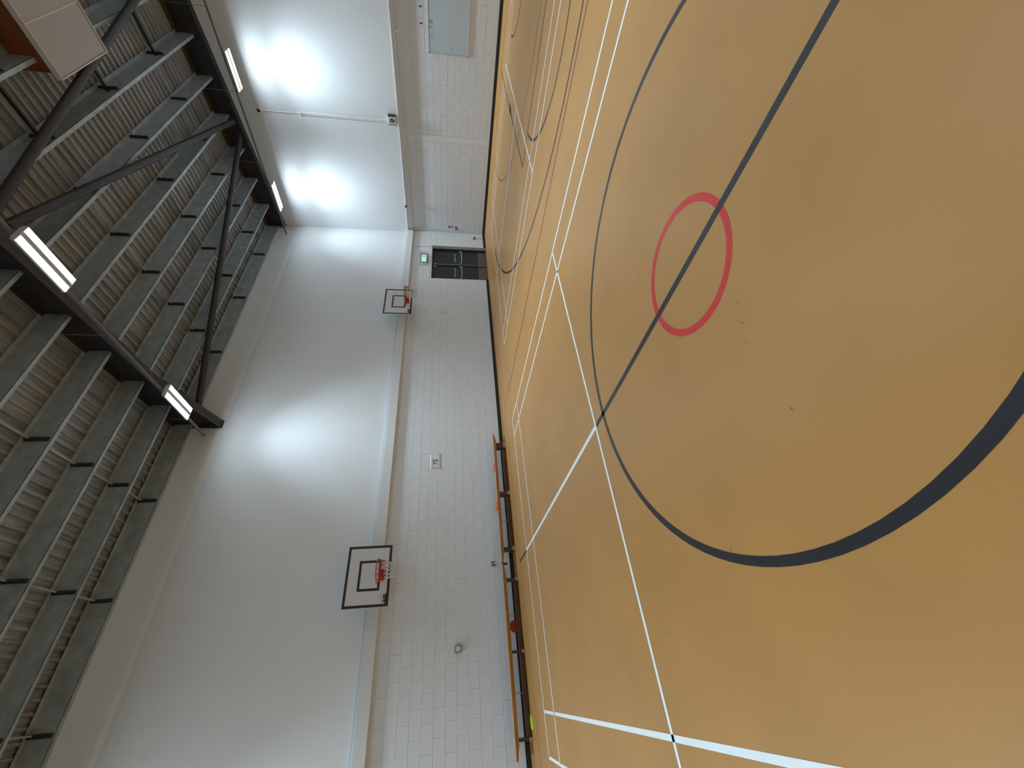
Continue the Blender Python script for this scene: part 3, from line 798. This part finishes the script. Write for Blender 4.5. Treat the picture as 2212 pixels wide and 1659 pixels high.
# ------------------------------------------------------------------ whiteboard
wbd = thing('whiteboard', 'wide pale whiteboard with 26 scribbled in its top corner on the end wall', 'whiteboard', (0.0, 7.27, 1.54))
MB().box(0.002, 0.018, -1.19, 1.19, -0.59, 0.59).obj('surface', M_WBOARD, wbd)
fr = MB()
for y0, y1, z0, z1 in ((-1.20, 1.20, 0.59, 0.602), (-1.20, 1.20, -0.602, -0.59), (-1.204, -1.19, -0.602, 0.602), (1.19, 1.204, -0.602, 0.602)): fr.box(0.0, 0.024, y0, y1, z0, z1)
fr.obj('frame', M_ALU, wbd)
for yy in (-1.197,):
    for zz in (-.596, .596): MB().box(0.0, 0.03, yy - .012, yy + .012, zz - .012, zz + .012).obj('corner_cap', M_MARK, wbd)
hand = MB()
def stroke(pts, r=0.0042): hand.tube([(0.0195, a, b) for a, b in pts], r, 4)
# "2", a dot and "6" in handwriting; coordinates are (along the wall, up) from the board centre; the board reads with y to the right
Y0 = -0.55; Z0 = 0.535
stroke([(Y0 - .055, Z0 + .035), (Y0 - .02, Z0 + .05), (Y0 - .02, Z0 + .025), (Y0 - .055, Z0 - .03), (Y0 - .065, Z0 - .045), (Y0 - .03, Z0 - .048)])
stroke([(Y0 + .002, Z0 - .046), (Y0 + .006, Z0 - .05)], 0.006)
stroke([(Y0 + .10, Z0 + .055), (Y0 + .06, Z0 + .02), (Y0 + .045, Z0 - .02), (Y0 + .06, Z0 - .05), (Y0 + .105, Z0 - .05), (Y0 + .13, Z0 - .03), (Y0 + .12, Z0 - .005), (Y0 + .085, Z0 - .012)])
stroke([(-1.13, 0.49), (-1.10, 0.52), (-1.085, 0.50)], 0.003)
hand.obj('handwriting', M_MARK, wbd)
smu = MB()
for (a, b, s1, s2) in ((-.78, .50, .05, .03), (-.83, .47, .03, .025), (-.88, .49, .02, .02)):
    smu.prism([(a + s1 * math.cos(t) * (1 + .3 * math.sin(3 * t)), b + s2 * math.sin(t) * (1 + .3 * math.cos(2 * t))) for t in [i * math.pi / 6 for i in range(12)]], lambda p, q, h: (h, p, q), 0.018, 0.0186)
smu.obj('smudges', M_SMUDGE, wbd)
MB().lathe([(0.012, 0.018), (0.012, 0.024)], (0, -1.05, -0.08), 'x', 10).obj('magnet', M_MARK, wbd)
for yy, lab in ((6.735, 'short black hook strip over the end of the whiteboard nearer the corner'), (7.103, 'short black hook strip over the whiteboard beside the 26')):
    tag(MB().box(0.0, 0.016, yy - 0.014, yy + 0.014, 2.305, 2.378).obj('wall_hook', M_BPLAS, None, bevel=0.004), lab, 'hook', 'hook strips over the whiteboard')

# ------------------------------------------------------------------ scraps on the floor
def scrap(x, y, s, lab):
    mb = MB(); rn = random.Random(int(x * 1000))
    mb.prism([(s * (0.7 + .5 * rn.random()) * math.cos(t), s * (0.7 + .5 * rn.random()) * math.sin(t)) for t in [i * math.pi / 4 for i in range(8)]], lambda a, b, q: (x + a, y + b, q), 0.0005, 0.004)
    tag(mb.obj('paper_scrap', M_DUST, None), lab, 'scrap', 'tiny pale scraps on the floor')
scrap(12.947, 8.044, 0.0065, 'tiny pale scrap on the floor outside the red circle')
scrap(13.631, 8.36, 0.006, 'tiny pale scrap on the floor inside the red circle')
scrap(12.938, 4.959, 0.009, 'tiny pale scrap on the floor on the bench side of the black circle')
